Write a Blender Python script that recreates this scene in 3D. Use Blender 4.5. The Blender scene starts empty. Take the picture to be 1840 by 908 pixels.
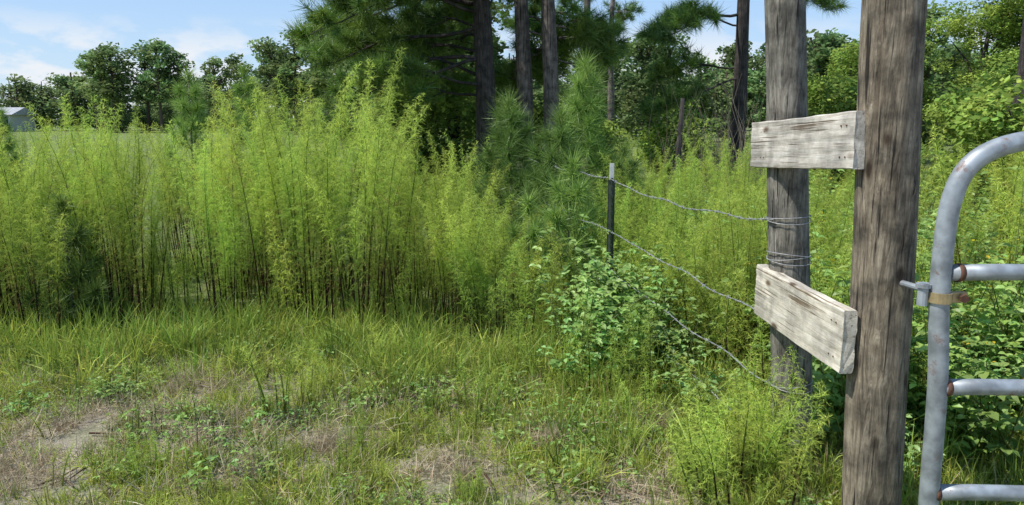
import bpy, math, random
from mathutils import Vector, Matrix
R = random.Random(7)
S = bpy.context.scene
V = Vector
def gh(x,y):
    return 0.025*math.sin(x*1.3+0.5)*math.sin(y*1.1)+0.012*math.sin(x*3.7+y*2.1)+0.008*math.sin(y*6.1-x*4.3)
# ------------------------------------------------------------ mesh builder
class MB:
    def __init__(s): s.v=[];s.f=[];s.c=[]
    def add(s,vs,fs,cs):
        n=len(s.v); s.v.extend(vs); s.f.extend([tuple(i+n for i in f) for f in fs])
        if isinstance(cs,list): s.c.extend(cs)
        else: s.c.extend([cs]*len(vs))
    def tube(s,pts,rad,seg,col,cap=True):
        vs=[];fs=[];cs=[]
        n=len(pts); up=None
        for i,p in enumerate(pts):
            t=(pts[min(i+1,n-1)]-pts[max(i-1,0)]).normalized()
            if up is None:
                up=V((0,0,1)) if abs(t.z)<0.9 else V((1,0,0))
            a=(up-t*up.dot(t)).normalized(); b=t.cross(a); up=a
            r=rad[i] if isinstance(rad,(list,tuple)) else rad
            for k in range(seg):
                an=2*math.pi*k/seg
                vs.append(p+a*(r*math.cos(an))+b*(r*math.sin(an)))
                cs.append(col[i] if isinstance(col,list) else col)
        for i in range(n-1):
            for k in range(seg):
                k2=(k+1)%seg
                fs.append((i*seg+k,i*seg+k2,(i+1)*seg+k2,(i+1)*seg+k))
        if cap:
            fs.append(tuple(range(seg))[::-1]); fs.append(tuple((n-1)*seg+k for k in range(seg)))
        s.add(vs,fs,cs)
    def thread(s,p,d,L,w,col,tip=None):
        sd=d.cross(V((R.uniform(-1,1),R.uniform(-1,1),R.uniform(-1,1))))
        if sd.length<1e-4: sd=V((1,0,0))
        sd.normalize()
        s.add([p-sd*w*.5,p+sd*w*.5,p+d*L],[(0,1,2)],[col,col,tip or col])
    def blade(s,p,d,L,w,droop,col,tip,seg=3):
        sd=d.cross(V((R.uniform(-1,1),R.uniform(-1,1),R.uniform(-.3,.3))))
        if sd.length<1e-4: sd=V((1,0,0))
        sd.normalize()
        h=V((d.x,d.y,0))
        vs=[];fs=[];cs=[]
        for i in range(seg):
            t=i/seg
            q=p+d*(L*t)+h*(L*droop*t*t*.6)-V((0,0,droop*L*t*t))
            ww=w*(1-t*t*.75)*.5
            vs+= [q-sd*ww,q+sd*ww]
            c=tuple(col[k]*(1-t)+tip[k]*t for k in range(3)); cs+=[c,c]
        vs.append(p+d*L+h*(L*droop*.6)-V((0,0,droop*L))); cs.append(tip)
        for i in range(seg-1): fs.append((2*i,2*i+1,2*i+3,2*i+2))
        fs.append((2*seg-2,2*seg-1,2*seg))
        s.add(vs,fs,cs)
    def leaf(s,p,d,n,L,w,col):
        sd=d.cross(n)
        if sd.length<1e-4: sd=V((1,0,0))
        sd.normalize(); n=sd.cross(d).normalized()
        m=p+d*L*.5
        fold=n*(w*.18)
        vs=[p,p+d*L*.28+sd*w*.42+fold,p+d*L*.62+sd*w*.42+fold,p+d*L-n*L*.1,p+d*L*.62-sd*w*.42+fold,p+d*L*.28-sd*w*.42+fold,m]
        s.add(vs,[(0,1,6),(1,2,6),(2,3,6),(3,4,6),(4,5,6),(5,0,6)],col)
    def mesh(s,name,mat,smooth=False):
        me=bpy.data.meshes.new(name); me.from_pydata([tuple(v) for v in s.v],[],s.f)
        ca=me.color_attributes.new('Col','FLOAT_COLOR','POINT')
        flat=[]
        for c in s.c: flat+= [c[0],c[1],c[2],1.0]
        ca.data.foreach_set('color',flat)
        me.materials.append(mat)
        if smooth: me.polygons.foreach_set('use_smooth',[True]*len(me.polygons))
        me.update(); return me
def obj(name,me,parent=None,link=True):
    o=bpy.data.objects.new(name,me)
    if link: S.collection.objects.link(o)
    if parent: o.parent=parent
    return o
def empty(name,loc=(0,0,0)):
    o=bpy.data.objects.new(name,None); o.location=loc; S.collection.objects.link(o); return o
def var(c,a=.2):
    k=1+R.uniform(-a,a); h=R.uniform(-a,a)*.35
    return (c[0]*k*(1+h),c[1]*k,c[2]*k)
def mixc(a,b,t): return tuple(a[i]*(1-t)+b[i]*t for i in range(3))
# ------------------------------------------------------------ materials
def newmat(name):
    m=bpy.data.materials.new(name); m.use_nodes=True
    nt=m.node_tree; nt.nodes.clear()
    out=nt.nodes.new('ShaderNodeOutputMaterial')
    return m,nt,out
def foliage_mat(name,trans=.4,gloss=.06,rand=.35,rough=.45,hv=.016):
    m,nt,out=newmat(name); N=nt.nodes.new; L=nt.links.new
    at=N('ShaderNodeAttribute'); at.attribute_name='Col'
    ar=N('ShaderNodeAttribute'); ar.attribute_name='rnd'
    hs=N('ShaderNodeHueSaturation')
    mr=N('ShaderNodeMapRange'); mr.inputs['To Min'].default_value=1-rand; mr.inputs['To Max'].default_value=1+rand*.8
    L(ar.outputs['Fac'],mr.inputs['Value']); L(mr.outputs['Result'],hs.inputs['Value'])
    m2=N('ShaderNodeMath'); m2.operation='MULTIPLY'; m2.inputs[1].default_value=7.31
    m3=N('ShaderNodeMath'); m3.operation='FRACT'
    L(ar.outputs['Fac'],m2.inputs[0]); L(m2.outputs[0],m3.inputs[0])
    mh=N('ShaderNodeMapRange'); mh.inputs['To Min'].default_value=.5-hv; mh.inputs['To Max'].default_value=.5+hv
    L(m3.outputs[0],mh.inputs['Value']); L(mh.outputs['Result'],hs.inputs['Hue'])
    L(at.outputs['Color'],hs.inputs['Color'])
    d=N('ShaderNodeBsdfDiffuse'); t=N('ShaderNodeBsdfTranslucent'); g=N('ShaderNodeBsdfGlossy'); g.inputs['Roughness'].default_value=rough
    g.inputs['Color'].default_value=(.8,.85,.8,1)
    ht=N('ShaderNodeHueSaturation'); ht.inputs['Hue'].default_value=.494; ht.inputs['Saturation'].default_value=1.03; ht.inputs['Value'].default_value=1.25
    L(hs.outputs[0],d.inputs['Color']); L(hs.outputs[0],ht.inputs['Color']); L(ht.outputs[0],t.inputs['Color'])
    mx=N('ShaderNodeMixShader'); mx.inputs[0].default_value=trans; L(d.outputs[0],mx.inputs[1]); L(t.outputs[0],mx.inputs[2])
    last=mx
    if gloss>0:
        my=N('ShaderNodeMixShader'); my.inputs[0].default_value=gloss; L(mx.outputs[0],my.inputs[1]); L(g.outputs[0],my.inputs[2]); last=my
    L(last.outputs[0],out.inputs['Surface'])
    return m
M_fen=foliage_mat('feathery_foliage',.42,0,.3,hv=.018)
M_grass=foliage_mat('grass_blades',.42,.015,.4,hv=.022)
M_leaf=foliage_mat('broad_leaves',.4,.03,.2,.45)
M_pine=foliage_mat('pine_needles',.28,.03,.2,.4)
M_dry=foliage_mat('dry_straw',.15,0,.3)
M_tree=foliage_mat('tree_leaves',.35,0,.3)
def wood_mat(name,c1,c2,c3,axis='Z',sc=1.0,dist=1.0,stretch=2.6,crk=.1,blo=.4):
    m,nt,out=newmat(name); N=nt.nodes.new; L=nt.links.new
    tc=N('ShaderNodeTexCoord'); mp=N('ShaderNodeMapping')
    a=34*sc; b=stretch*sc
    mp.inputs['Scale'].default_value=(a,a,b) if axis=='Z' else (a,b,a)
    L(tc.outputs['Object'],mp.inputs[0])
    wv=N('ShaderNodeTexNoise'); wv.inputs['Scale'].default_value=1.6; wv.inputs['Detail'].default_value=10; wv.inputs['Roughness'].default_value=.72; wv.inputs['Distortion'].default_value=dist
    L(mp.outputs[0],wv.inputs['Vector'])
    cr=N('ShaderNodeValToRGB'); e=cr.color_ramp.elements
    e[0].position=.3; e[0].color=(*c1,1); e[1].position=.72; e[1].color=(*c3,1)
    x=e.new(.47); x.color=(*c2,1)
    L(wv.outputs['Fac'],cr.inputs[0])
    big=N('ShaderNodeTexNoise'); big.inputs['Scale'].default_value=7; big.inputs['Detail'].default_value=8; big.inputs['Roughness'].default_value=.65; L(tc.outputs['Object'],big.inputs['Vector'])
    br=N('ShaderNodeMapRange'); br.inputs['From Min'].default_value=.38; br.inputs['From Max'].default_value=.62; br.inputs['To Min'].default_value=blo; br.inputs['To Max'].default_value=1.3
    L(big.outputs['Fac'],br.inputs[0])
    mu=N('ShaderNodeMix'); mu.data_type='RGBA'; mu.blend_type='MULTIPLY'; mu.inputs[0].default_value=1
    L(cr.outputs[0],mu.inputs[6]); L(br.outputs[0],mu.inputs[7])
    mp2=N('ShaderNodeMapping'); mp2.inputs['Scale'].default_value=(55,55,1.8) if axis=='Z' else (55,1.4,55)
    L(tc.outputs['Object'],mp2.inputs[0])
    ck=N('ShaderNodeTexNoise'); ck.inputs['Scale'].default_value=1.3; ck.inputs['Detail'].default_value=4; L(mp2.outputs[0],ck.inputs['Vector'])
    c2r=N('ShaderNodeValToRGB'); q=c2r.color_ramp.elements; q[0].position=.33; q[0].color=(crk,crk*.8,crk*.6,1); q[1].position=.40; q[1].color=(1,1,1,1)
    L(ck.outputs['Fac'],c2r.inputs[0])
    mu2=N('ShaderNodeMix'); mu2.data_type='RGBA'; mu2.blend_type='MULTIPLY'; mu2.inputs[0].default_value=1
    L(mu.outputs[2],mu2.inputs[6]); L(c2r.outputs[0],mu2.inputs[7])
    vo=N('ShaderNodeTexVoronoi'); vo.inputs['Scale'].default_value=1.0
    mp3=N('ShaderNodeMapping'); mp3.inputs['Scale'].default_value=(7,7,3.4) if axis=='Z' else (7,3.4,7); L(tc.outputs['Object'],mp3.inputs[0]); L(mp3.outputs[0],vo.inputs['Vector'])
    kr=N('ShaderNodeValToRGB'); k=kr.color_ramp.elements; k[0].position=.07; k[0].color=(.25,.19,.14,1); k[1].position=.14; k[1].color=(1,1,1,1)
    L(vo.outputs['Distance'],kr.inputs[0])
    mu3=N('ShaderNodeMix'); mu3.data_type='RGBA'; mu3.blend_type='MULTIPLY'; mu3.inputs[0].default_value=1
    L(mu2.outputs[2],mu3.inputs[6]); L(kr.outputs[0],mu3.inputs[7])
    bs=N('ShaderNodeBsdfPrincipled'); bs.inputs['Roughness'].default_value=.88
    L(mu3.outputs[2],bs.inputs['Base Color'])
    ad=N('ShaderNodeMath'); ad.operation='MULTIPLY'; L(wv.outputs['Fac'],ad.inputs[0]); L(c2r.outputs[0],ad.inputs[1])
    bp=N('ShaderNodeBump'); bp.inputs['Strength'].default_value=1.0 if axis=='Z' else .6; bp.inputs['Distance'].default_value=.014 if axis=='Z' else .006
    L(ad.outputs[0],bp.inputs['Height']); L(bp.outputs[0],bs.inputs['Normal'])
    L(bs.outputs[0],out.inputs[0]); return m
M_post=wood_mat('weathered_post_wood',(.05,.038,.025),(.22,.175,.12),(.48,.41,.3),stretch=4)
M_post2=wood_mat('weathered_post_wood_grey',(.05,.045,.036),(.2,.18,.145),(.42,.39,.33),stretch=4)
M_board=wood_mat('grey_board_wood',(.3,.26,.21),(.5,.45,.38),(.66,.62,.55),'Y',1.0,crk=.3,blo=.65)
M_board2=wood_mat('tan_board_wood',(.36,.31,.23),(.56,.5,.4),(.7,.65,.55),'Y',1.0,crk=.35,blo=.7)
M_bark=wood_mat('pine_bark',(.04,.032,.028),(.15,.12,.105),(.3,.25,.22),'Z',.35,2)
M_barkd=wood_mat('dark_bark',(.014,.011,.01),(.045,.036,.032),(.11,.09,.08),'Z',.35,2)
def simple(name,col,rough=.6,metal=0,noise=0,nscale=30):
    m,nt,out=newmat(name); N=nt.nodes.new; L=nt.links.new
    bs=N('ShaderNodeBsdfPrincipled'); bs.inputs['Roughness'].default_value=rough; bs.inputs['Metallic'].default_value=metal
    tc=N('ShaderNodeTexCoord'); n=N('ShaderNodeTexNoise'); n.inputs['Scale'].default_value=nscale; n.inputs['Detail'].default_value=6
    L(tc.outputs['Object'],n.inputs['Vector'])
    cr=N('ShaderNodeValToRGB'); e=cr.color_ramp.elements
    e[0].position=.35; e[0].color=(*[c*(1-noise) for c in col],1); e[1].position=.65; e[1].color=(*[min(1,c*(1+noise*.6)) for c in col],1)
    L(n.outputs['Fac'],cr.inputs[0]); L(cr.outputs[0],bs.inputs['Base Color'])
    L(bs.outputs[0],out.inputs[0]); return m,nt,bs,cr
M_galv,nt,bs,cr=simple('galvanised_steel',(.36,.39,.41),.55,.45,.35,18)
N=nt.nodes.new; L=nt.links.new
tc=N('ShaderNodeTexCoord'); rn=N('ShaderNodeTexNoise'); rn.inputs['Scale'].default_value=11; rn.inputs['Detail'].default_value=8; rn.inputs['Roughness'].default_value=.7
L(tc.outputs['Object'],rn.inputs['Vector'])
rr=N('ShaderNodeValToRGB'); rr.color_ramp.elements[0].position=.59; rr.color_ramp.elements[0].color=(0,0,0,1); rr.color_ramp.elements[1].position=.69; rr.color_ramp.elements[1].color=(1,1,1,1)
L(rn.outputs['Fac'],rr.inputs[0])
mm=N('ShaderNodeMix'); mm.data_type='RGBA'; L(rr.outputs[0],mm.inputs[0]); L(cr.outputs[0],mm.inputs[6]); mm.inputs[7].default_value=(.18,.085,.045,1)
L(mm.outputs[2],bs.inputs['Base Color'])
rm=N('ShaderNodeMapRange'); rm.inputs['To Min'].default_value=.45; rm.inputs['To Max'].default_value=0; L(rr.outputs[0],rm.inputs[0]); L(rm.outputs[0],bs.inputs['Metallic'])
M_zinc=simple('yellow_zinc_steel',(.45,.35,.18),.45,.5,.3)[0]
M_rust=simple('rusty_steel',(.15,.07,.04),.8,.2,.4)[0]
M_wire=simple('galvanised_wire',(.38,.38,.38),.5,.3,.3,60)[0]
M_tpost=simple('painted_t_post',(.035,.05,.035),.6,.2,.4)[0]
M_white=simple('white_paint',(.6,.6,.58),.6,0,.15)[0]
def ground_mat():
    m,nt,out=newmat('ground_soil_and_grass'); N=nt.nodes.new; L=nt.links.new
    tc=N('ShaderNodeTexCoord')
    n1=N('ShaderNodeTexNoise'); n1.inputs['Scale'].default_value=2.2; n1.inputs['Detail'].default_value=8; L(tc.outputs['Object'],n1.inputs['Vector'])
    n2=N('ShaderNodeTexNoise'); n2.inputs['Scale'].default_value=45; n2.inputs['Detail'].default_value=8; n2.inputs['Roughness'].default_value=.75; L(tc.outputs['Object'],n2.inputs['Vector'])
    c1=N('ShaderNodeValToRGB'); e=c1.color_ramp.elements; e[0].position=.33; e[0].color=(.14,.11,.075,1); e[1].position=.66; e[1].color=(.58,.5,.38,1)
    L(n2.outputs['Fac'],c1.inputs[0])
    c2=N('ShaderNodeValToRGB'); e=c2.color_ramp.elements; e[0].position=.3; e[0].color=(.07,.09,.025,1); e[1].position=.7; e[1].color=(.24,.29,.08,1)
    L(n2.outputs['Fac'],c2.inputs[0])
    sp=N('ShaderNodeSeparateXYZ'); L(tc.outputs['Object'],sp.inputs[0])
    far=N('ShaderNodeMapRange'); far.inputs['From Min'].default_value=4.8; far.inputs['From Max'].default_value=5.6; L(sp.outputs['Y'],far.inputs[0])
    r=N('ShaderNodeMapRange'); r.inputs['From Min'].default_value=.45; r.inputs['From Max'].default_value=.58; L(n1.outputs['Fac'],r.inputs[0])
    mxm=N('ShaderNodeMath'); mxm.operation='MAXIMUM'; sc=N('ShaderNodeMath'); sc.operation='MULTIPLY'; sc.inputs[1].default_value=.4
    L(r.outputs[0],sc.inputs[0]); L(sc.outputs[0],mxm.inputs[0]); L(far.outputs[0],mxm.inputs[1])
    mx=N('ShaderNodeMix'); mx.data_type='RGBA'; L(mxm.outputs[0],mx.inputs[0]); L(c1.outputs[0],mx.inputs[6]); L(c2.outputs[0],mx.inputs[7])
    bs=N('ShaderNodeBsdfPrincipled'); bs.inputs['Roughness'].default_value=.95; L(mx.outputs[2],bs.inputs['Base Color'])
    bp=N('ShaderNodeBump'); bp.inputs['Strength'].default_value=.8; bp.inputs['Distance'].default_value=.02; L(n2.outputs['Fac'],bp.inputs['Height']); L(bp.outputs[0],bs.inputs['Normal'])
    L(bs.outputs[0],out.inputs[0]); return m
xs=[-700,-300,-120,-60,-30,-18,-12]+[-9+i*.15 for i in range(121)]+[12,18,30,60,120,300,700]
ys=[-200,-60,-20,-8,-3]+[-1+i*.15 for i in range(81)]+[14,18,25,40,70,120,250,900]
vs=[(x,y,gh(x,y) if (abs(x)<=9.01 and -1.01<=y<=11.1) else -0.03) for y in ys for x in xs]
nx=len(xs)
fs=[(j*nx+i,j*nx+i+1,(j+1)*nx+i+1,(j+1)*nx+i) for j in range(len(ys)-1) for i in range(nx-1)]
gm=bpy.data.meshes.new('ground'); gm.from_pydata(vs,[],fs); gm.materials.append(ground_mat()); gm.polygons.foreach_set('use_smooth',[True]*len(gm.polygons))
obj('ground',gm)
# ------------------------------------------------------------ scatter through geometry nodes
def protocol(name,meshes):
    c=bpy.data.collections.new(name)
    for i,me in enumerate(meshes):
        c.objects.link(bpy.data.objects.new('%s_%03d'%(name,i),me))
    return c
def scatter(name,coll,pts,parent=None):
    me=bpy.data.meshes.new(name+'_points'); me.from_pydata([p[:3] for p in pts],[],[])
    a=me.attributes.new('rot','FLOAT_VECTOR','POINT'); a.data.foreach_set('vector',[k for p in pts for k in p[3:6]])
    a=me.attributes.new('scl','FLOAT_VECTOR','POINT'); a.data.foreach_set('vector',[k for p in pts for k in p[6:9]])
    a=me.attributes.new('idx','INT','POINT'); a.data.foreach_set('value',[p[9] for p in pts])
    a=me.attributes.new('rnd','FLOAT','POINT'); a.data.foreach_set('value',[R.random() for p in pts])
    o=obj(name,me,parent)
    g=bpy.data.node_groups.new(name+'_nodes','GeometryNodeTree')
    g.interface.new_socket('Geometry',in_out='INPUT',socket_type='NodeSocketGeometry')
    g.interface.new_socket('Geometry',in_out='OUTPUT',socket_type='NodeSocketGeometry')
    N=g.nodes.new; L=g.links.new
    gi=N('NodeGroupInput'); go=N('NodeGroupOutput'); ip=N('GeometryNodeInstanceOnPoints')
    ci=N('GeometryNodeCollectionInfo'); ci.inputs['Collection'].default_value=coll
    ci.inputs['Separate Children'].default_value=True; ci.inputs['Reset Children'].default_value=True
    def na(t,n):
        x=N('GeometryNodeInputNamedAttribute'); x.data_type=t; x.inputs['Name'].default_value=n
        return [s for s in x.outputs if s.enabled and s.name=='Attribute'][0]
    L(gi.outputs[0],ip.inputs['Points']); L(ci.outputs[0],ip.inputs['Instance']); ip.inputs['Pick Instance'].default_value=True
    L(na('INT','idx'),ip.inputs['Instance Index'])
    L(na('FLOAT_VECTOR','rot'),ip.inputs['Rotation']); L(na('FLOAT_VECTOR','scl'),ip.inputs['Scale'])
    rz=N('GeometryNodeRealizeInstances')
    L(ip.outputs[0],rz.inputs[0]); L(rz.outputs[0],go.inputs[0])
    md=o.modifiers.new('scatter','NODES'); md.node_group=g
    return o
def P(x,y,s,n,z=None,tilt=.08,sz=None,idx=None,rz=None):
    return (x,y,gh(x,y) if z is None else z,R.uniform(-tilt,tilt),R.uniform(-tilt,tilt),R.uniform(0,6.283) if rz is None else rz,s,s,s if sz is None else sz,R.randrange(n) if idx is None else idx)
# ------------------------------------------------------------ plants
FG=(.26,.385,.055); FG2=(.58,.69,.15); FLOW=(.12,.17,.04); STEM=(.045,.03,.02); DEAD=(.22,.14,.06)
def fennel_stem(mb,base,h,lean,bare,nb=96,th=30,w=.0029,maxL=.2,rise=1.0,stemc=STEM):
    nod=V((R.uniform(-.3,1),R.uniform(-1,1),0)).normalized()*R.uniform(.03,.14)
    def P_(t): return base+V((0,0,h*(t-.03*t**6)))+lean*(h*(t*.35+t*t*.65))+nod*(h*t**6)
    n=9; pts=[P_(i/n) for i in range(n+1)]
    cols=[mixc(stemc,(.2,.3,.07),min(1,max(0,(i/n-.4)/.35))) for i in range(n+1)]
    mb.tube(pts,[.0068*(1-i/n*.85) for i in range(n+1)],4,cols,False)
    az=R.uniform(0,6)
    for i in range(nb):
        t=bare+(1-bare)*(i/nb)**.85
        u=(t-bare)/(1-bare)
        L=maxL*(.55+1.1*u if u<.35 else (.935-.72*((u-.35)/.65)))*R.uniform(.6,1.2)
        az+=2.4+R.uniform(-.4,.4)
        dh=V((math.cos(az),math.sin(az),0)); p0=P_(t)
        up=R.uniform(.6,1.15)*rise; dr=R.uniform(.4,1.3)
        def Q(s): return p0+dh*(L*(s*.38+s*s*.27))+V((0,0,L*(up*s-dr*s*s*s*.8)))
        c=mixc(FLOW,FG,min(1,u*2.4)); c=mixc(c,FG2,max(0,u-.2)*1.15)  # naturally paler tips, plus sunlit highlights on plume tops put into the colour
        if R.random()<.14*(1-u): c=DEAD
        m=max(6,int(th*L/maxL*1.0))
        for k in range(m):
            s=(k+.6)/m; q=Q(s)
            tg=(Q(min(1.05,s+.08))-Q(s-.08)).normalized()
            d=(tg*.8+V((R.uniform(-1,1),R.uniform(-1,1),R.uniform(-.8,.7)))*.75).normalized()
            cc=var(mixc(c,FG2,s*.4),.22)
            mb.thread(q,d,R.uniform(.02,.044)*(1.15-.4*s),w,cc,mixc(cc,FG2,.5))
    for i in range(int(26*h)):
        t=R.uniform(.06,bare+.1); d=V((R.uniform(-1,1),R.uniform(-1,1),R.uniform(-1.2,.3))).normalized()
        mb.thread(P_(t),d,R.uniform(.05,.13),.004,var(DEAD if R.random()<.6 else FLOW,.3))
def fennel(nst,h,spread,bare,**k):
    mb=MB()
    for i in range(nst):
        a=R.uniform(0,6.28); r=R.uniform(.01,.11)*math.sqrt(nst)
        l=V((math.cos(a),math.sin(a),0))*R.uniform(0,spread)
        fennel_stem(mb,V((math.cos(a)*r,math.sin(a)*r,-.03)),h*R.uniform(.66,1.06),l,bare*R.uniform(.7,1.25),**k)
    return mb.mesh('dogfennel',M_fen)
fen_big=protocol('dogfennel_plant',[fennel(R.choice([3,4,5]),1.0*1.75,.24,.36) for _ in range(8)])
fen_far=protocol('dogfennel_far_plant',[fennel(3,1.0*1.75,.2,.3,nb=50,th=16,w=.006) for _ in range(4)])
fen_mid=protocol('dogfennel_low_plant',[fennel(R.choice([2,3,4]),1.0,.25,.08,nb=56,th=24,maxL=.18) for _ in range(5)])
fen_small=protocol('dogfennel_seedling',[fennel(R.choice([3,4,5]),.5,.3,.02,nb=34,th=18,w=.0022,maxL=.12,stemc=(.16,.19,.05)) for _ in range(5)])
def grass_tuft(n,h,w,spread,col,tip,droop=.35,seg=3,mat=None,rad=.06,flat=0,dead=0):
    mb=MB()
    for i in range(n):
        a=R.uniform(0,6.28); r=R.uniform(0,rad); el=R.uniform(0,spread)
        d=V((math.cos(a)*math.sin(el),math.sin(a)*math.sin(el),math.cos(el))).normalized()
        b=R.uniform(0,6.28)
        c1,c2=(col,tip) if R.random()>dead else ((.34,.27,.13),(.6,.5,.28))
        mb.blade(V((math.cos(b)*r,math.sin(b)*r,-.01 if not flat else R.uniform(0,.03))),d,h*R.uniform(.45,1.1),w*R.uniform(.7,1.2),droop*R.uniform(.3,1.4),var(c1,.25),var(c2,.25),seg)
    return mb.mesh('grass_tuft',mat or M_grass)
G1=(.27,.33,.055); G1t=(.60,.64,.14); G2=(.14,.21,.04); G2t=(.38,.49,.09)
shorts=protocol('grass_tuft',[grass_tuft(36,.13,.0045,1.0,G1,G1t,.4,2,rad=.09,dead=.15) for _ in range(3)]+
   [grass_tuft(26,.21,.005,.8,G1,G2t,.5,3,rad=.07,dead=.08) for _ in range(2)]+[grass_tuft(16,.2,.009,.9,G2,G1t,.6,3,rad=.06)]+[grass_tuft(34,.10,.006,1.2,G2,G1t,.3,2,rad=.1,dead=.2) for _ in range(2)])
talls=protocol('tall_grass_tuft',[grass_tuft(26,.5,.007,.5,G2,G2t,.45,3,rad=.09) for _ in range(3)]+[grass_tuft(24,.38,.008,.8,G2,G1t,.6,3,rad=.09) for _ in range(3)])
DR=(.38,.30,.18); DRt=(.7,.6,.42)
drys=protocol('dry_grass_tuft',[grass_tuft(34,.15,.0035,1.62,DR,DRt,.1,2,M_dry,.12,1) for _ in range(4)]+[grass_tuft(16,.24,.004,1.5,DR,DRt,.25,3,M_dry,.1,1) for _ in range(2)])
def weed(nst,h,leafL,col,spread=.6,flowers=0,nodes=11,mat=None):
    mb=MB()
    for i in range(nst):
        a=R.uniform(0,6.28); l=V((math.cos(a),math.sin(a),0))*R.uniform(.1,spread); hh=h*R.uniform(.6,1.05)
        b=V((R.uniform(-.08,.08),R.uniform(-.08,.08),-.02))
        f=lambda t:b+V((0,0,hh*(t-.18*t*t*l.length*2)))+l*(hh*(t*.5+t*t*.5))
        pts=[f(k/6) for k in range(7)]
        mb.tube(pts,[.005*(1-k/8) for k in range(7)],4,(.12,.16,.04),False)
        for k in range(nodes):
            t=.15+.85*k/(nodes-1); p=f(t); az=R.uniform(0,6.28)
            pl=R.uniform(.03,.09); dp=V((math.cos(az),math.sin(az),R.uniform(0,.7))).normalized()
            mb.thread(p,dp,pl*1.05,.003,(.13,.2,.05))
            q=p+dp*pl
            for j in (-1,0,1):
                aa=az+j*R.uniform(.8,1.3); d=V((math.cos(aa),math.sin(aa),R.uniform(-.45,.3))).normalized()
                n=V((R.uniform(-.5,.5),R.uniform(-.5,.5),1)).normalized()
                LL=leafL*R.uniform(.6,1.1)*(1.1-.4*t)
                mb.leaf(q,d,n,LL,LL*R.uniform(.6,.75),var(mixc(col,(.42,.55,.15),t*.5),.22))
        for k in range(flowers):
            p=f(1.0)+V((R.uniform(-.03,.03),R.uniform(-.03,.03),R.uniform(-.1,.04)))
            mb.leaf(p,V((R.uniform(-1,1),R.uniform(-1,1),.3)).normalized(),V((0,0,1)),.02,.015,(.6,.42,.02))
    return mb.mesh('broadleaf_weed',mat or M_leaf)
weeds=protocol('broadleaf_weed',[weed(6,.8,.07,(.2,.37,.1)) for _ in range(3)]+[weed(7,.65,.06,(.24,.42,.14),.9) for _ in range(2)]+[weed(6,1.0,.065,(.24,.39,.08),.35,2,15) for _ in range(2)])
forbs=protocol('leafy_forb',[weed(5,.14,.03,(.26,.38,.08),1.2,0,5) for _ in range(2)]+[weed(4,.2,.035,(.2,.34,.08),.9,0,6) for _ in range(2)])
def needles(mb,p,ax,n,L,w,col,back=.3):
    ax=ax.normalized()
    for i in range(n):
        r=V((R.gauss(0,1),R.gauss(0,1),R.gauss(0,1))).normalized()
        d=(r+ax*R.uniform(-back,1.4)).normalized()
        c=var(col,.25)
        mb.thread(p-ax*R.uniform(0,L*.7),d,L*R.uniform(.7,1.1),w,c,mixc(c,(.35,.5,.12),.4))
def sapling(name,loc,h,wd,col=(.13,.27,.06),nl=.17,dens=130,w=.0065):
    tr=MB(); fo=MB(); lean=V((R.uniform(-.05,.05),R.uniform(-.05,.05),0))
    f=lambda t:V((0,0,h*t))+lean*h*t*t
    tr.tube([f(k/6) for k in range(7)],[.03*h/2*(1-k/7.5) for k in range(7)],7,(1,1,1))
    nw=max(3,int(h/.25))
    for i in range(nw):
        t=.12+.88*i/nw; nb=5 if i<nw-1 else 3
        az=R.uniform(0,6.28)
        for j in range(nb):
            az+=6.283/nb+R.uniform(-.3,.3); Lb=wd*(1.05-t)*R.uniform(.7,1.15)+.08
            d=V((math.cos(az),math.sin(az),R.uniform(.35,.7)))
            p=f(t); q=p+d*Lb*.7; e=q+V((d.x*.3,d.y*.3,.6))*Lb*.45
            tr.tube([p,q,e],[.012,.008,.005],5,(1,1,1))
            needles(fo,e,e-q,dens,nl,w,col); needles(fo,q,q-p,int(dens*.7),nl,w,col)
    needles(fo,f(1.0)+V((0,0,.05)),V((0,0,1)),int(dens*1.4),nl*1.1,w,mixc(col,(.3,.45,.1),.3),.1)
    E=empty(name,loc)
    obj('trunk',tr.mesh('sapling_trunk',M_bark,True),E); obj('needles',fo.mesh('sapling_needles',M_pine),E)
    return E
SB=(.28,.5,.11)
sapling('pine_sapling',(.42,7.4,0),1.6,.5,nl=.22)
sapling('pine_sapling',(.74,8.3,0),2.15,.5,nl=.24,col=SB)
sapling('pine_sapling',(.0,8.6,0),1.75,.6,nl=.24)
sapling('pine_sapling',(.48,6.3,0),1.2,.3,SB,.2)
sapling('pine_sapling',(.14,6.0,0),.9,.22,SB,.15)
sapling('pine_sapling',(1.15,8.0,0),1.25,.45,nl=.2)
sapling('pine_sapling',(-3.3,5.4,0),.95,.26,(.10,.2,.05),.16,200)
sapling('pine_sapling',(-4.3,10.0,0),2.15,.5,SB)
sapling('pine_sapling',(-3.45,10.0,0),2.2,.4,SB)
sapling('pine_sapling',(-6.9,10.0,0),1.85,.4,SB)
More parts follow.
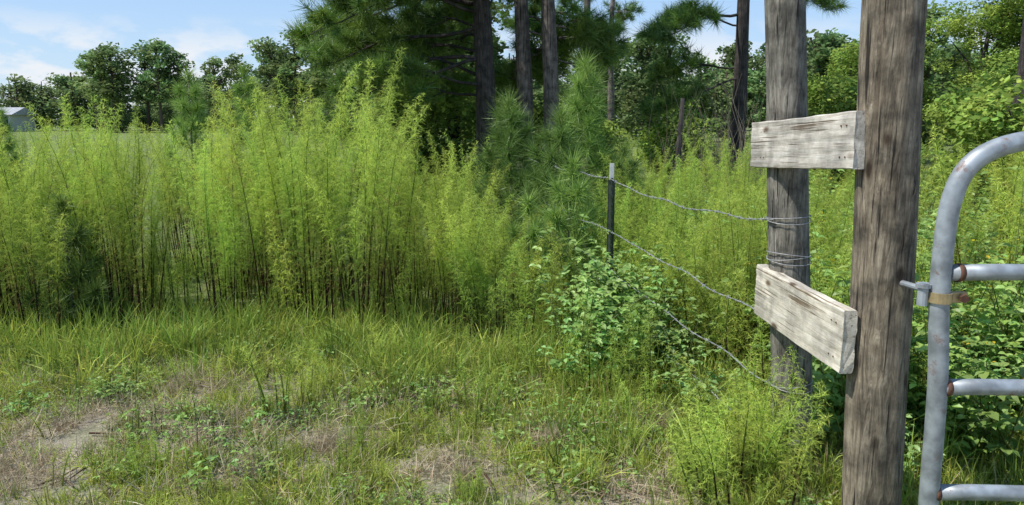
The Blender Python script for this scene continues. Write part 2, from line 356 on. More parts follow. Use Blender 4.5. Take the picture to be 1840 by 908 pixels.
# ------------------------------------------------------------ dogfennel stand
def top_h(x,y):
    xe=x*5.8/y
    pts=[(-6,1.62),(-4,1.62),(-3,1.66),(-2.2,1.64),(-1.75,1.88),(-1.2,2.0),(-.85,1.75),(-.5,1.35),(-.15,1.1),(.1,.8),(.3,.55),(1,.5)]
    if xe<=pts[0][0]: return 1.6
    for (a,ha),(b,hb) in zip(pts,pts[1:]):
        if a<=xe<b: return ha+(hb-ha)*(xe-a)/(b-a)
    return .5
pts=[]
def put(L,x,y,hgt,n=8,tilt=.07,base=1.75):
    s=hgt/base
    L.append((x,y,gh(x,y),R.uniform(-tilt,tilt),R.uniform(-tilt,tilt),R.uniform(0,6.28),max(.8,s),max(.8,s),s,R.randrange(n)))
for i in range(190):
    y=5.35+R.random()**1.2*3.2; x=R.uniform(-7.5,0.05)*(y/5.6)
    put(pts,x,y+.25*math.sin(x*2.3),top_h(x,y)*R.uniform(.72,1.12)*(1+(y-5.6)*.01))
for x,y,hh in [(-1.55,5.45,2.0),(-1.35,5.6,2.15),(-1.75,5.6,1.9),(-1.15,5.4,1.8),(-2.7,5.3,1.5),(-3.4,5.7,1.6),(-.75,5.3,1.35),(-.4,5.2,1.1),(-.1,5.1,.95),(-2.15,5.4,1.6)]: put(pts,x,y,hh)
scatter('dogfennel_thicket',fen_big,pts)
pts=[]
for i in range(34):
    y=R.uniform(5.2,6.0); x=R.uniform(-6,.1); put(pts,x,y,R.uniform(.6,1.05),5,.1,1.0)
def fx(y): return 1.27+(y-3.25)*(-.235)
for i in range(105):
    y=R.uniform(3.8,6.8); x=fx(y)+R.uniform(.1,1.0+.3*(y-3.9)); put(pts,x,y,R.uniform(.65,1.1),5,.12,1.0)
for i in range(55):
    y=R.uniform(3.4,6); x=R.uniform(1.7,4.4); put(pts,x,y,R.uniform(.6,1.0),5,.12,1.0)
for x,y,hh in [(.1,5.0,.9),(.25,5.3,.9),(-.2,4.9,.8),(.85,5.0,.8),(.5,5.5,.85),(.3,4.9,.7),(0,4.7,.6),(.6,4.6,.6),(.75,3.9,.7),(.55,4.2,.6),(.9,4.5,.75),
    (.86,2.95,.5),(.95,3.05,.6),(1.02,2.9,.6),(1.1,3.05,.62),(1.0,3.2,.55),(1.12,2.85,.55),(.92,2.8,.5),(1.05,3.0,.66),(1.15,3.0,.5),(.8,3.1,.4)]: put(pts,x,y,hh,5,.15,1.0)
scatter('low_dogfennel',fen_mid,pts)
pts=[]
for i in range(75):
    y=R.uniform(4.6,9); x=fx(y)+R.uniform(.35,1.3+.35*(y-3.9))
    put(pts,x,y,R.uniform(1.0,1.35) if y<7 else R.uniform(1.1,1.5))
for i in range(38):
    y=R.uniform(5.5,10); x=R.uniform(2.6,8); put(pts,x,y,R.uniform(1.0,1.5))
for x,y,hh in [(3.15,4.6,1.8),(3.35,4.9,1.95),(3.6,4.7,1.9),(4.3,5.5,1.9),(3.0,5.0,1.6)]: put(pts,x,y,hh)
scatter('fence_row_dogfennel',fen_big,pts)
pts=[]
for i in range(420):
    y=9+R.random()**1.4*40; x=R.uniform(-.8,.95)*y
    if 1.0<x<y*.2+1 and y<26: continue
    put(pts,x,y,R.uniform(.7,1.2) if x>0 else R.uniform(1.2,1.6),4)
scatter('field_weeds',fen_far,pts)
# ------------------------------------------------------------ grass
patches=[(-1.55,3.53,.26),(-2.78,4.6,.33),(-2.3,3.7,.38),(-2.3,3.1,.28),(-.45,4.05,.2),(.7,3.85,.18),(.66,2.95,.18),(-.3,3.2,.15),(-1.9,4.2,.18),(-1.2,3.1,.12),(-.9,3.45,.12),(.2,3.5,.12)]
def bare(x,y):
    b=0
    for px,py,r in patches:
        d=math.hypot((x-px)*.8,(y-py))/r
        b=max(b,1-d*d*.5)
    return b
A=[];D=[];T=[];F=[]
for i in range(18500):
    x=R.uniform(-6.0,4.2); y=R.uniform(1.3,6.0)
    b=bare(x,y)
    if R.random()<b*.93: continue
    q=math.sin(x*2.1+1)*math.sin(y*2.7)+.7*math.sin(x*5.3+y*3.1)*math.sin(y*6.3-x*2)
    if q+R.uniform(-.9,.9)>1.0: continue
    s=R.uniform(.5,1.05)*(1.0 if y>3.6 else .88)*(1.25 if x>0 else 1)*(1-.4*max(0,b))*(1.1-.25*q)
    A.append(P(x,y,s,8,tilt=.2))
for i in range(3800):
    x=R.uniform(-6,4); y=R.uniform(1.5,5.6)
    if R.random()<.4+.5*bare(x,y): D.append(P(x,y,R.uniform(.5,1.1),6,tilt=.2))
for px,py,r in patches:
    for i in range(20): 
        D.append(P(R.gauss(px,r*.6),R.gauss(py,r*.6),R.uniform(.4,.9),6,tilt=.15))
for i in range(2000):
    x=R.uniform(-7,1.0); y=R.gauss(5.05,.36)+.18*math.sin(x*3)+(-.3 if x>-.6 else 0)
    T.append(P(x,y,R.uniform(.35,1.1),6,tilt=.15))
for i in range(600):
    x=R.uniform(-8,.5); y=R.uniform(5.5,8.5); T.append(P(x,y,R.uniform(.7,1.1),6,tilt=.15))
for i in range(900):
    x=R.uniform(.2,4.5); y=R.uniform(2.9,6.5)
    T.append(P(x,y,R.uniform(.4,1.0),6,tilt=.15))
for i in range(420):
    x=R.uniform(-6,3.5); y=R.uniform(2,4.8); T.append(P(x,y,R.uniform(.25,.65),6))
for i in range(2200):
    y=7+R.random()**1.3*40; x=R.uniform(-.2,.9)*y
    T.append(P(x,y,R.uniform(.8,1.8),6,tilt=.15))
for i in range(900):
    x=R.uniform(-5.5,3.5); y=R.uniform(1.8,5.2)
    if math.sin(x*3.1)*math.sin(y*3.9+1)>0: F.append(P(x,y,R.uniform(.5,1.1),4,tilt=.2))
scatter('grass',shorts,A); scatter('dry_grass',drys,D); scatter('tall_grass',talls,T); scatter('leafy_ground_weeds',forbs,F)
# fallen twigs and bark on the bare spots
mb=MB()
for px,py,r in patches:
    for i in range(9):
        x=R.gauss(px,r*.8); y=R.gauss(py,r*.8); a=R.uniform(0,6.28); l=R.uniform(.05,.22); z=gh(x,y)+.018
        d=V((math.cos(a),math.sin(a),R.uniform(-.05,.12))); p=V((x,y,z)); k=V((-d.y,d.x,0))*l*R.uniform(-.15,.15)
        mb.tube([p,p+d*l*.5+k,p+d*l],[R.uniform(.002,.006),.004,.002],5,var(R.choice([(.3,.22,.15),(.5,.42,.32),(.16,.1,.07)]),.2))
obj('fallen_twigs',mb.mesh('fallen_twigs',M_dry))
pts=[]
for i in range(600):
    x=R.uniform(-5.5,3.6); y=R.uniform(2.2,5.2)
    pts.append(P(x,y,R.uniform(.18,.5),5,tilt=.15))
for x,y,s in [(-1.2,3.75,1.0),(-1.15,3.9,.8),(-1.25,3.85,.8),(-.2,3.7,.85),(-.22,3.8,.7),(-.85,4.6,.8),(.95,2.9,1.1),(1.03,2.98,1.1),(.9,3.05,1.0),(1.0,3.1,1.1),(1.12,3.0,1.0),(.85,2.85,.8),(.55,4.1,1.0),(.7,3.7,.8),(.8,4.2,1.2),(.3,4.4,.9),(1.0,3.7,.9),(1.1,3.3,.9)]:
    pts.append(P(x,y,s,5))
scatter('dogfennel_seedlings',fen_small,pts)
pts=[]
for i in range(17):
    y=R.uniform(4.3,5.8); x=R.uniform(.1,.95)*1; pts.append(P(x+(.25 if y<4.8 else 0),y,R.uniform(.7,1.15),5,tilt=.15))
for x,y in [(.66,5.2),(.8,5.25),(.55,5.3)]: pts.append(P(x,y,1.3,5))
for x,y in [(1.0,4.1),(1.05,3.9),(.75,4.4)]: pts.append(P(x,y,.8,5))
for i in range(160):
    y=R.uniform(3.3,8.5); x=1.75+R.random()*(y*.75-.6); pts.append(P(x,y,R.uniform(.8,1.4),7,tilt=.12))
for i in range(60):
    y=R.uniform(3.1,4.4); x=R.uniform(1.55,3.4); pts.append(P(x,y,R.uniform(.6,1.2),7,tilt=.2))
scatter('broadleaf_weeds',weeds,pts)
# ------------------------------------------------------------ tall pines
def tuft_mesh(n,L,w,col):
    mb=MB()
    needles(mb,V((0,0,.12)),V((0,0,1)),n,L,w,col,.35); return mb.mesh('needle_tuft',M_pine)
tufts=protocol('needle_tuft',[tuft_mesh(66,.23,.009,(.065+.045*k,.135+.06*k,.035)) for k in range(3)])
def pine(name,loc,h,r0,brs,lean=(0,0),mat=None,tuft_s=1.0):
    E=empty(name,loc); tr=MB(); lean=V((lean[0],lean[1],0)); F=[]
    f=lambda z:V((lean.x*z+.04*math.sin(z*1.1),lean.y*z+.04*math.cos(z*.9),z))
    nz=24
    tr.tube([f(h*k/nz-.1) for k in range(nz+1)],[r0*(1.25 if k==0 else 1)*(1-.8*k/nz)*R.uniform(.95,1.05) for k in range(nz+1)],12,(1,1,1))
    for (z,az,Lb,rise) in brs:
        p=f(z); d=V((math.cos(az),math.sin(az),0)); sag=R.uniform(.12,.3)
        n=8; side=V((-d.y,d.x,0)); wob=R.uniform(-.2,.2); ph=R.uniform(0,6)
        g=lambda t:p+d*(Lb*t)+V((0,0,Lb*(rise*t-sag*t*t)+.05*math.sin(t*9+ph)))+side*(Lb*wob*t*t+.06*math.sin(t*7+ph))
        tr.tube([g(k/n) for k in range(n+1)],[max(.008,.014*Lb*(1-k/n*.85)) for k in range(n+1)],6,(1,1,1))
        m=int(5*Lb)+3
        for k in range(m):
            t=.34+.66*k/(m-1) if m>1 else 1
            q=g(min(t,1)); sgn=1 if k%2 else -1
            d2=(d*R.uniform(.3,1)+side*sgn*R.uniform(.3,1)+V((0,0,R.uniform(-.3,.45)))).normalized()
            l2=Lb*.32*(1.15-t)*R.uniform(.6,1.3)+.15
            e=q+d2*l2; tr.tube([q,q+d2*l2*.5+V((0,0,-.02)),e],[.011,.008,.004],4,(1,1,1))
            for j in range(R.randrange(4,7)):
                s=R.uniform(.35,1.05); c=q+d2*l2*s+V((R.uniform(-.1,.1),R.uniform(-.1,.1),R.uniform(-.08,.1)))
                ax=(d2+V((R.uniform(-.6,.6),R.uniform(-.6,.6),R.uniform(-.3,.8)))).normalized()
                eu=ax.to_track_quat('Z','Y').to_euler(); sc=R.uniform(.8,1.3)*tuft_s
                F.append((c.x,c.y,c.z,eu.x,eu.y,eu.z,sc,sc,sc,R.randrange(3)))
    obj('trunk',tr.mesh('pine_trunk',mat or M_bark,True),E)
    if F: scatter('needles',tufts,F,E)
    return E
def brs(z0,z1,n,L0,L1,az0=0,az1=6.283,rise=.1):
    o=[]
    for i in range(n):
        z=z0+(z1-z0)*i/max(1,n-1)
        o.append((z,R.uniform(az0,az1),R.uniform(L0,L1),rise+R.uniform(-.15,.25)))
    return o
W=math.pi
pine('pine_tree',(-.45,12,0),9,.19,brs(1.9,4.6,15,1.4,2.6,W*.6,W*1.25)+brs(4,8,8,1.2,2.4)+[(3.0,W*.98,2.5,-.05),(2.5,W*1.05,2.3,-.1),(3.4,W*.95,2.7,.1)],(.0,0),M_barkd)
pine('pine_tree',(.2,12.6,0),10,.16,brs(2.4,3.9,6,1.2,2.0,W*.1,W*.9)+brs(4,8,9,1.0,2.2,),(-.008,0))
pine('pine_tree',(.62,12.3,0),10,.155,brs(2.5,3.8,6,.9,1.7,W*.0,W*.7)+brs(4,8,8,.9,1.8),(-.008,0))
pine('pine_tree',(-1.2,15,0),9,.16,brs(1.3,7,20,1.4,2.4,W*.4,W*1.6),(0,0),M_barkd)
pine('pine_tree',(4.15,14,0),9,.17,[(2.55,W*.95,1.5,.15),(2.3,W*1.05,1.6,-.1),(3.3,W*.9,1.4,.3)]+brs(3.5,8,9,1.2,2.4),(.018,0),M_barkd)
pine('pine_tree',(10.9,16.3,0),9,.17,brs(4,8,9,1.2,2.4),(.02,0),M_barkd)
pine('pine_tree',(1.75,18,0),10,.12,brs(3.0,9,13,1.0,1.9),(.01,0))
pine('pine_tree',(3.1,24,0),10,.13,brs(4.0,9,12,1.0,1.9),(.01,0))
mb=MB()
mb.tube([V((2.02,9,0)),V((2.0,9,1.0)),V((2.04,9.02,1.85))],[.04,.035,.025],8,(1,1,1))
obj('dead_tree_stem',mb.mesh('dead_tree_stem',M_barkd,True))
mb=MB()
for i in range(160):
    a=R.uniform(0,6.28); b=V((R.gauss(3.2,.5),R.gauss(11,.5),0)); h=R.uniform(.9,2.3)
    l=V((math.cos(a),math.sin(a),0))*R.uniform(0,.35)
    mb.tube([b+V((0,0,h*t))+l*h*t*t+V((.05*math.sin(t*9+i),.05*math.cos(t*7+i),0)) for t in [k/6 for k in range(7)]],[.007*(1-k/8) for k in range(7)],3,var((.45,.38,.26),.3),False)
obj('dead_brush',mb.mesh('dead_brush',M_dry))
# ------------------------------------------------------------ broadleaf trees (right) & shrubs
def clump(n,r,L,col):
    mb=MB()
    for i in range(n):
        d=V((R.gauss(0,1),R.gauss(0,1),R.gauss(0,1))).normalized(); p=d*r*R.random()**.4; p.z*=.6
        dd=V((R.uniform(-1,1),R.uniform(-1,1),R.uniform(-.6,.3))).normalized()
        l=L*R.uniform(.6,1.2)
        sd=dd.cross(V((R.uniform(-.6,.6),R.uniform(-.6,.6),1))).normalized()*l*.3
        c=var(col,.3)
        mb.add([p,p+dd*l*.5+sd,p+dd*l,p+dd*l*.5-sd],[(0,1,2,3)],c)
    return mb.mesh('leaf_clump',M_tree)
clumps=protocol('leaf_clump',[clump(90,.42,.13,(.24,.34,.07)),clump(90,.4,.12,(.36,.47,.10)),clump(80,.45,.13,(.15,.22,.05))])
def btree(name,loc,h,rad,n,z0=.2,darker=False):
    E=empty(name,loc); tr=MB(); F=[]
    tr.tube([V((0,0,-.1)),V((.05,0,h*.3)),V((-.05,.05,h*.6)),V((0,0,h*.85))],[.2*h/6,.15*h/6,.1*h/6,.04*h/6],8,(1,1,1))
    lobes=[]
    for i in range(13):
        a=R.uniform(0,6.28); z=h*(z0+(.92-z0)*R.random()); k=math.sin(math.pi*min(1,max(.12,(z/h-z0*.5)/(1.05-z0*.5))))**.6
        rr=rad*k*R.uniform(.3,.8); c=V((math.cos(a)*rr,math.sin(a)*rr,z)); lobes.append((c,rad*R.uniform(.3,.5)))
        tr.tube([V((0,0,z*.5)),c*.5+V((0,0,z*.32)),c],[.07*h/6,.045*h/6,.015],5,(1,1,1))
    for i in range(n):
        c,r=R.choice(lobes); d=V((R.gauss(0,1),R.gauss(0,1),R.gauss(0,1)+.3)).normalized(); q=c+d*r*R.uniform(.55,1.05)
        if q.z<.2: q.z=R.uniform(.2,.6)
        F.append((q.x,q.y,q.z,R.uniform(-.5,.5),R.uniform(-.5,.5),R.uniform(0,6),1,1,R.uniform(.8,1.2),R.randrange(3) if not darker else R.choice([0,2,2])))
    obj('trunk',tr.mesh('tree_trunk',M_barkd,True),E); scatter('foliage',clumps,F,E)
btree('oak_tree',(16.8,27,0),6.0,2.6,420)
btree('oak_tree',(20.5,28,0),5.2,2.6,420)
btree('oak_tree',(13.6,28,0),4.8,2.0,300)
btree('oak_tree',(24.5,30,0),6.0,3.0,420)
btree('oak_tree',(11.6,26,0),4.0,1.6,240,.1,True)
btree('shrub',(9.0,13.5,0),2.0,1.2,120,.1)
btree('shrub',(7.4,17,0),2.2,1.4,140,.1)
btree('shrub',(11.8,18,0),2.6,1.6,150,.1,True)
btree('shrub',(7.2,10.5,0),2.0,.9,110,.1)
btree('shrub',(4.6,20,0),1.9,1.4,140,.1)
btree('shrub',(2.1,24,0),2.0,1.4,120,.1,True)
btree('shrub',(-1.6,14,0),2.1,1.3,140,.1,True)
btree('shrub',(-.2,16,0),1.9,1.3,140,.1,True)
# ------------------------------------------------------------ distant tree line
def dtree(kind,h):
    mb=MB(); bk=(.14,.11,.09)
    mb.tube([V((0,0,0)),V((.1,0,h*.5)),V((0,.1,h*.93))],[.2,.14,.05],6,bk)
    base=(.18,.26,.10) if kind=='pine' else (.18,.25,.10)
    nl=26 if kind=='pine' else 24
    for i in range(nl):
        if kind=='pine':
            z=h*(.36+.6*(i+R.random())/nl); k=math.sin(math.pi*min(.97,(z/h-.3)/.72))**.7; rr=h*.24*k*R.uniform(.1,1); lr=h*R.uniform(.07,.115)
        else:
            z=h*(.08+.76*(i+R.random())/nl); k=math.sin(math.pi*z/h*.93+.1); rr=h*.42*k*R.uniform(.1,1); lr=h*R.uniform(.12,.19)
        a=R.uniform(0,6.28); c=V((math.cos(a)*rr,math.sin(a)*rr,z))
        mb.tube([V((0,0,z*.85)),c],[.07,.03],4,bk,False)
        col=var(base,.25)
        for j in range(75):
            d=V((R.gauss(0,1),R.gauss(0,1),R.gauss(0,.7))).normalized(); p=c+V((d.x,d.y,d.z*.65))*lr*1.1*R.random()**.45
            l=R.uniform(.22,.55); u=V((R.gauss(0,1),R.gauss(0,1),R.gauss(0,.5))).normalized(); w=u.cross(V((R.uniform(-1,1),R.uniform(-1,1),1))).normalized()
            cc=var(col,.3)
            mb.add([p-u*l*.5,p+w*l*.35,p+u*l*.5,p-w*l*.35],[(0,1,2,3)],cc)
    return mb.mesh('distant_tree',M_tree)
dts=protocol('distant_tree',[dtree('pine',10) for _ in range(4)]+[dtree('oak',7.5) for _ in range(3)])
pts=[]
def dt(x,y,s,i=None): pts.append(P(x,y,s,7,z=-.05,tilt=.03,idx=i))
for row in range(2):
    x=-112
    while x<60:
        dt(x,108+row*5+R.uniform(-2,2),R.uniform(.85,1.3),R.choice([4,5,6,4,5,6,1])); x+=R.uniform(2.2,3.6)
x=-80
while x<-6:     # low scrub along the far edge of the field
    if not(-66<x<-54): dt(x,97+R.uniform(-3,3),R.uniform(.35,.6),R.choice([4,5,6]))
    x+=R.uniform(.9,1.7)
for x,y,s in [(-50,92,1.05),(-47.5,90,1.05),(-45,93,1.1),(-42,90,1.1),(-39.5,90,1.0),(-52.5,95,1.0),(-33,84,.85),(-31,86,.9),(-25,80,1.0),(-22.5,78,1.05),(-20,76,1.05),(-17,70,1.1),(-14,66,1.1),(-27.5,90,.9),(-11,60,1.0),(-9,62,1.0)]:
    dt(x,y,s,R.randrange(4))
for i in range(40):
    y=R.uniform(46,75); a=R.uniform(.10,.62); dt(a*y,y,R.uniform(.62,.9)*(y/60)**.5)
for i in range(16):
    y=R.uniform(34,48); a=R.uniform(.3,.8); dt(a*y,y,R.uniform(.45,.7))
for i in range(16):
    y=R.uniform(45,60); a=R.uniform(-.22,.08); dt(a*y,y,R.uniform(.7,1.0))
scatter('distant_treeline',dts,pts)
# ------------------------------------------------------------ house
M_roof=simple('grey_shingle_roof',(.42,.42,.43),.8,0,.25,3)[0]
M_glass=simple('window_glass',(.03,.04,.05),.1,0,.1)[0]
def box(mb,a,b):
    x0,y0,z0=a;x1,y1,z1=b
    mb.add([V(q) for q in [(x0,y0,z0),(x1,y0,z0),(x1,y1,z0),(x0,y1,z0),(x0,y0,z1),(x1,y0,z1),(x1,y1,z1),(x0,y1,z1)]],[(0,3,2,1),(4,5,6,7),(0,1,5,4),(1,2,6,5),(2,3,7,6),(3,0,4,7)],(1,1,1))
def house(loc,w,d,rot):
    E=empty('white_house',loc); E.rotation_euler[2]=rot
    mb=MB(); box(mb,(-w/2,-d/2,0),(w/2,d/2,2.2)); obj('walls',mb.mesh('walls',M_white),E)
    mb=MB(); o=.4; mb.add([V(q) for q in [(-w/2-o,-d/2-o,2.21),(w/2+o,-d/2-o,2.21),(w/2+o,d/2+o,2.21),(-w/2-o,d/2+o,2.21),(-w/2-o,0,3.2),(w/2+o,0,3.2)]],[(0,1,5,4),(2,3,4,5),(0,4,3),(1,2,5),(0,3,2,1)],(1,1,1)); obj('roof',mb.mesh('roof',M_roof),E)
    mb=MB()
    for k in range(4): box(mb,(-w*.4+k*w*.22,-d/2-.05,.9),(-w*.4+k*w*.22+1,-d/2-.01,1.8))
    obj('windows',mb.mesh('windows',M_glass),E)
    mb=MB(); box(mb,(w*.42-.5,-d/2-.06,0),(w*.42+.4,-d/2-.01,2.0)); obj('door',mb.mesh('door',M_tpost),E)
house((-70.5,101,0),9,6,.1)
# ------------------------------------------------------------ wooden posts
def post(name,b,t,z1,r0,mat,seed):
    mb=MB(); rr=random.Random(seed); n=150; sg=48; vs=[];fs=[]
    ph=[rr.uniform(0,6.28) for _ in range(8)]
    kn=[(rr.uniform(.2,z1),rr.uniform(0,6.28),rr.uniform(.02,.04)) for _ in range(9)]
    for i in range(n+1):
        z=-.3+(z1+.3)*i/n; 
        for k in range(sg):
            a=2*math.pi*k/sg
            r=r0*(1-.02*z)+.004*math.sin(2*a+ph[0]+z*.8)+.003*math.sin(3*a+ph[1]-z*1.7)+.0022*math.sin(z*5+ph[2]+a)+.0016*math.sin(9*a+ph[3]+1.5*math.sin(z*2))
            for q in range(3):
                da=(a-ph[4+q]-.25*math.sin(z*1.3+ph[q])+math.pi)%(2*math.pi)-math.pi
                if abs(da)<.10 and math.sin(z*(1.7+q*.6)+ph[q+3])>-.2: r-=.012*(1-abs(da)/.10)
            for kz,ka,kr in kn:
                da=(a-ka+math.pi)%(2*math.pi)-math.pi
                dd=math.hypot(da*r0,z-kz)/kr
                if dd<1: r+=.008*(1-dd)
            x=math.cos(a)*r; y=math.sin(a)*r
            vs.append(V((x+t[0]*z,y+t[1]*z,z)))
    for i in range(n):
        for k in range(sg):
            k2=(k+1)%sg; fs.append((i*sg+k,i*sg+k2,(i+1)*sg+k2,(i+1)*sg+k))
    fs.append(tuple(n*sg+k for k in range(sg)))
    mb.add(vs,fs,(1,1,1)); o=obj(name,mb.mesh(name,mat,True)); o.location=(b[0],b[1],0); return o
post('wooden_fence_post',(1.366,2.6),(-.037,0),2.7,.1,M_post,3)
post('wooden_fence_post',(1.315,3.25),(-.078,0),2.6,.087,M_post2,11)
def board(p0,p1,h,th,mat,seed):
    p0=V(p0);p1=V(p1); d=p1-p0; Ln=d.length
    mb=MB(); n=60;mh=10; vs=[];fs=[]
    sec=[]
    b=.004
    for k in range(mh+1): sec.append((0,-h/2+b+(h-2*b)*k/mh))
    sec=[(-th/2,z) for _,z in sec]; sec+= [(-th/2+b,h/2)]; sec+=[(th/2-b,h/2)]
    sec+=[(th/2,h/2-b-(h-2*b)*k/mh) for k in range(mh+1)]; sec+=[(th/2-b,-h/2),(-th/2+b,-h/2)]
    m=len(sec)
    for i in range(n+1):
        y=Ln*i/n
        for (x,z) in sec:
            vs.append(V((x+.0012*math.sin(z*140+y*3+seed)+.003*math.sin(y*3+seed),y+.003*math.sin(z*50+seed)*(1 if i in(0,n) else 0),z+.002*math.sin(y*7+seed)+.001*math.sin(y*31))))
    for i in range(n):
        for k in range(m):
            k2=(k+1)%m; fs.append((i*m+k,i*m+k2,(i+1)*m+k2,(i+1)*m+k))
    fs.append(tuple(range(m))); fs.append(tuple(n*m+k for k in range(m))[::-1])
    mb.add(vs,fs,(1,1,1)); o=obj('wooden_board',mb.mesh('wooden_board',mat)); o.location=p0
    o.rotation_euler=d.to_track_quat('Y','Z').to_euler()
    nb=MB()
    for yy in (.05,.085,Ln-.13,Ln-.1):
        for zz in (-h*.28,h*.27):
            nb.tube([V((-th/2-.001,yy,zz)),V((-th/2+.01,yy,zz))],.003,8,(1,1,1))
    obj('nails',nb.mesh('nails',M_rust),o)
    return o
board((1.203,2.577,1.528),(1.112,3.39,1.486),.2,.055,M_board,1)
board((1.203,2.55,.811),(1.162,3.364,.82),.235,.05,M_board2,2)
# ------------------------------------------------------------ barbed wire fence
FE=empty('barbed_wire_fence')
tp=MB()
def tpost(x,y,h):
    tp.tube([V((x,y,-.2)),V((x,y,h-.12))],[.022,.022],4,(1,1,1)); box(tp,(x-.026,y-.004,0),(x+.026,y+.004,h-.12))
    for k in range(18): box(tp,(x-.008,y-.035,.1+k*.062),(x+.008,y-.02,.12+k*.062))
tps=[(.74,5.5,1.28),(.1,9.0,1.15)]
for q in tps: tpost(*q)
obj('metal_posts',tp.mesh('metal_posts',M_tpost),FE)
tw=MB()
for x,y,h in tps[:1]: box(tw,(x-.015,y-.012,h-.12),(x+.015,y+.012,h))
obj('post_tips',tw.mesh('post_tips',M_white),FE)
wm=MB()
def strand(a,b,sag,r=.0016):
    Ln=(b-a).length; n=int(Ln/.02)
    f=lambda t:a.lerp(b,t)+V((.012*math.sin(t*17+a.z*9),0,-sag*4*t*(1-t)+.006*math.sin(t*23+a.z*7)))
    for ph in (0,math.pi):
        wm.tube([f(i/n)+V((math.cos(i*.9+ph)*.0022,0,math.sin(i*.9+ph)*.0022)) for i in range(n+1)],r,5,(1,1,1))
    k=.08
    while k<Ln:
        p=f(k/Ln)
        for j in range(2):
            d=V((R.uniform(-1,1),R.uniform(-.4,.4),R.uniform(-1,1))).normalized(); wm.tube([p-d*.014,p+d*.014],[.0014,.0014],4,(1,1,1))
        wm.tube([p+V((math.cos(q)*.005,q*.0015-.006,math.sin(q)*.005)) for q in range(8)],.0015,4,(1,1,1))
        k+=.125
def lx(z): return 1.315-.078*z
for z,zt,sg in [(1.165,1.17,.05),(.70,.78,.0),(.40,.5,.02),(.13,.25,.03)]:
    strand(V((lx(z)-.075,3.2,z)),V((.72,5.47,zt)),sg)
    strand(V((.72,5.47,zt)),V((.1,8.97,zt)),.02)
for z,n in [(1.165,2),(.985,3),(.40,2),(.13,3),(.70,2)]:
    for k in range(n):
        zz=z+k*.012; t=R.uniform(-.1,.1)
        wm.tube([V((lx(zz)+math.cos(a*.2618)*.0945,3.25+math.sin(a*.2618)*.0945,zz+.012*math.sin(a*.2618+k*2)+t*.05*math.cos(a*.2618))) for a in range(25)],.002,5,(1,1,1),False)
obj('wires',wm.mesh('wires',M_wire,True),FE)
# ------------------------------------------------------------ tubular gate
GE=empty('metal_gate'); fr=MB()
def smooth(ps,n=6):
    out=[]
    for i in range(len(ps)-1):
        p0=ps[max(i-1,0)];p1=ps[i];p2=ps[i+1];p3=ps[min(i+2,len(ps)-1)]
        for k in range(n):
            t=k/n; out.append(.5*((2*p1)+(p2-p0)*t+(2*p0-5*p1+4*p2-p3)*t*t+(3*p1-p0-3*p2+p3)*t**3))
    out.append(ps[-1]); return out
gy=lambda x:2.35-.05*(x-1.4)
L0=[(1.72,.035),(1.58,.045),(1.48,.10),(1.437,.19),(1.431,.295),(1.42,.714),(1.396,1.018),(1.392,1.221),(1.403,1.355),(1.438,1.447),(1.508,1.504),(1.62,1.536),(1.8,1.545)]
left=[V((x,gy(x),z)) for x,z in L0]
xr=4.6
right=[V((xr-(x-1.4)+.0,0,z)) for x,z in L0][::-1]
for p in right: p.y=gy(p.x)
loop=smooth(left+[V((2.4,gy(2.4),1.548)),V((3.4,gy(3.4),1.548))]+right+[V((3.4,gy(3.4),.035)),V((2.4,gy(2.4),.035)),left[0].copy()],6)
fr.tube(loop,.031,20,(1,1,1),False)
obj('frame',fr.mesh('frame',M_galv,True),GE)
rl=MB()
for z in (1.111,.721,.343):
    x0=1.42; x1=xr-.03
    n=20; rl.tube([V((x0+(x1-x0)*k/n,gy(x0+(x1-x0)*k/n),z+(.004*math.sin(k)))) for k in range(n+1)],.027,18,(1,1,1))
rl.tube([V((3.0,gy(3.0)-.03,.03)),V((3.0,gy(3.0)-.03,1.54))],.012,10,(1,1,1))
obj('rails',rl.mesh('rails',M_galv,True),GE)
wl=MB()
for z in (1.111,.721,.343):
    c=V((1.448,gy(1.448),z)); wl.tube([c+V((-.008,0,0)),c+V((.0,0,0)),c+V((.010,0,0))],[.031,.031,.028],18,(1,1,1))
obj('welds',wl.mesh('welds',M_rust,True),GE)
hg=MB(); hz=1.03; hx=1.396
hy=gy(hx)
vs=[];fs=[]
for rr_ in (.0325,.0375):
    for zz in (hz-.017,hz+.017):
        for a in range(20): vs.append(V((hx+math.cos(a*.3142)*rr_,hy+math.sin(a*.3142)*rr_,zz)))
for a in range(20):
    b=(a+1)%20
    fs+= [(a,b,20+b,20+a),(40+a,60+a,60+b,40+b),(20+a,20+b,60+b,60+a),(a,40+a,40+b,b)]
hg.add(vs,fs,(1,1,1))
box(hg,(hx+.034,hy-.010,hz-.017),(hx+.085,hy-.005,hz+.017)); box(hg,(hx+.034,hy+.005,hz-.017),(hx+.085,hy+.010,hz+.017))
obj('hinge_clamp',hg.mesh('hinge_clamp',M_zinc),GE)
hb=MB()
hb.tube([V((hx+.066,hy-.028,hz)),V((hx+.066,hy+.028,hz))],.007,10,(1,1,1)); hb.tube([V((hx+.066,hy-.03,hz)),V((hx+.066,hy-.018,hz))],.014,6,(1,1,1))
obj('hinge_nut',hb.mesh('hinge_nut',M_rust),GE)
hb=MB()
hb.tube([V((1.335,2.6,hz+.01)),V((hx-.02,hy+.08,hz+.01)),V((hx-.045,hy+.02,hz+.01))],.011,10,(1,1,1))
hb.tube([V((hx-.05,hy+.01,hz-.03)),V((hx-.05,hy+.01,hz+.045))],.017,12,(1,1,1)); hb.tube([V((hx-.05,hy+.01,hz+.03)),V((hx-.05,hy+.01,hz+.042))],.024,12,(1,1,1))
obj('hinge_bolt',hb.mesh('hinge_bolt',M_galv),GE)
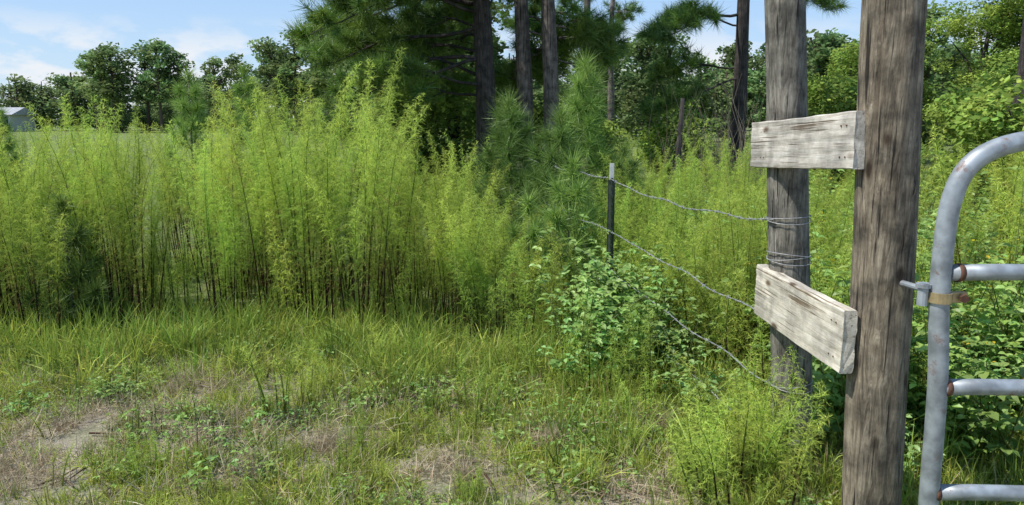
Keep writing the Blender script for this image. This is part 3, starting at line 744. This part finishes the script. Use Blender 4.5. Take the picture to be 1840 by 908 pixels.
# ------------------------------------------------------------ light, sky, camera
sd=V((-.52,-.16,.84)).normalized()
l=bpy.data.lights.new('sun','SUN'); l.energy=5; l.angle=math.radians(.5); l.color=(1,.965,.9)
lo=bpy.data.objects.new('sun',l); S.collection.objects.link(lo); lo.rotation_euler=sd.to_track_quat('Z','Y').to_euler()
w=bpy.data.worlds.new('World'); S.world=w; w.use_nodes=True; nt=w.node_tree; nt.nodes.clear(); N=nt.nodes.new; L=nt.links.new
out=N('ShaderNodeOutputWorld'); bg=N('ShaderNodeBackground'); bg.inputs['Strength'].default_value=.14
sk=N('ShaderNodeTexSky'); sk.sky_type='NISHITA'; sk.sun_disc=False; sk.sun_elevation=math.asin(sd.z); sk.sun_rotation=math.atan2(sd.x,sd.y)%(2*math.pi); sk.air_density=1.0; sk.dust_density=.3; sk.ozone_density=2
tc=N('ShaderNodeTexCoord')
sp=N('ShaderNodeSeparateXYZ'); L(tc.outputs['Generated'],sp.inputs[0])
hr=N('ShaderNodeValToRGB'); e=hr.color_ramp.elements; e[0].position=0; e[0].color=(4.4,5.7,7.0,1); e[1].position=.6; e[1].color=(1.4,2.8,5.4,1); q=e.new(.17); q.color=(3.0,4.7,7.3,1)
L(sp.outputs['Z'],hr.inputs[0])
sm=N('ShaderNodeMix'); sm.data_type='RGBA'; sm.inputs[0].default_value=.75; L(sk.outputs[0],sm.inputs[6]); L(hr.outputs[0],sm.inputs[7])
mp=N('ShaderNodeMapping'); mp.inputs['Scale'].default_value=(1,1,2.4); mp.inputs['Location'].default_value=(.35,0,.1)
L(tc.outputs['Generated'],mp.inputs[0]); no=N('ShaderNodeTexNoise'); no.inputs['Scale'].default_value=13; no.inputs['Detail'].default_value=9; no.inputs['Roughness'].default_value=.52
L(mp.outputs[0],no.inputs['Vector'])
cr=N('ShaderNodeValToRGB'); cr.color_ramp.elements[0].position=.42; cr.color_ramp.elements[1].position=.54; L(no.outputs['Fac'],cr.inputs[0])
mk=N('ShaderNodeMapRange'); mk.inputs['From Min'].default_value=.125; mk.inputs['From Max'].default_value=.075; L(sp.outputs['Z'],mk.inputs[0])
mu=N('ShaderNodeMath'); mu.operation='MULTIPLY'; L(cr.outputs[0],mu.inputs[0]); L(mk.outputs[0],mu.inputs[1])
mx=N('ShaderNodeMix'); mx.data_type='RGBA'; L(mu.outputs[0],mx.inputs[0]); L(sm.outputs[2],mx.inputs[6]); mx.inputs[7].default_value=(6.1,6.4,6.8,1)
L(mx.outputs[2],bg.inputs['Color']); L(bg.outputs[0],out.inputs[0])
cam=bpy.data.cameras.new('camera'); co=bpy.data.objects.new('camera',cam); S.collection.objects.link(co)
co.location=(0,0,1.6); co.rotation_euler=(math.radians(90-10.2),0,0); cam.lens=26; cam.sensor_width=36; cam.clip_end=3000; cam.clip_start=.05
S.camera=co
S.view_settings.view_transform='Standard'; S.view_settings.look='None'; S.view_settings.exposure=0
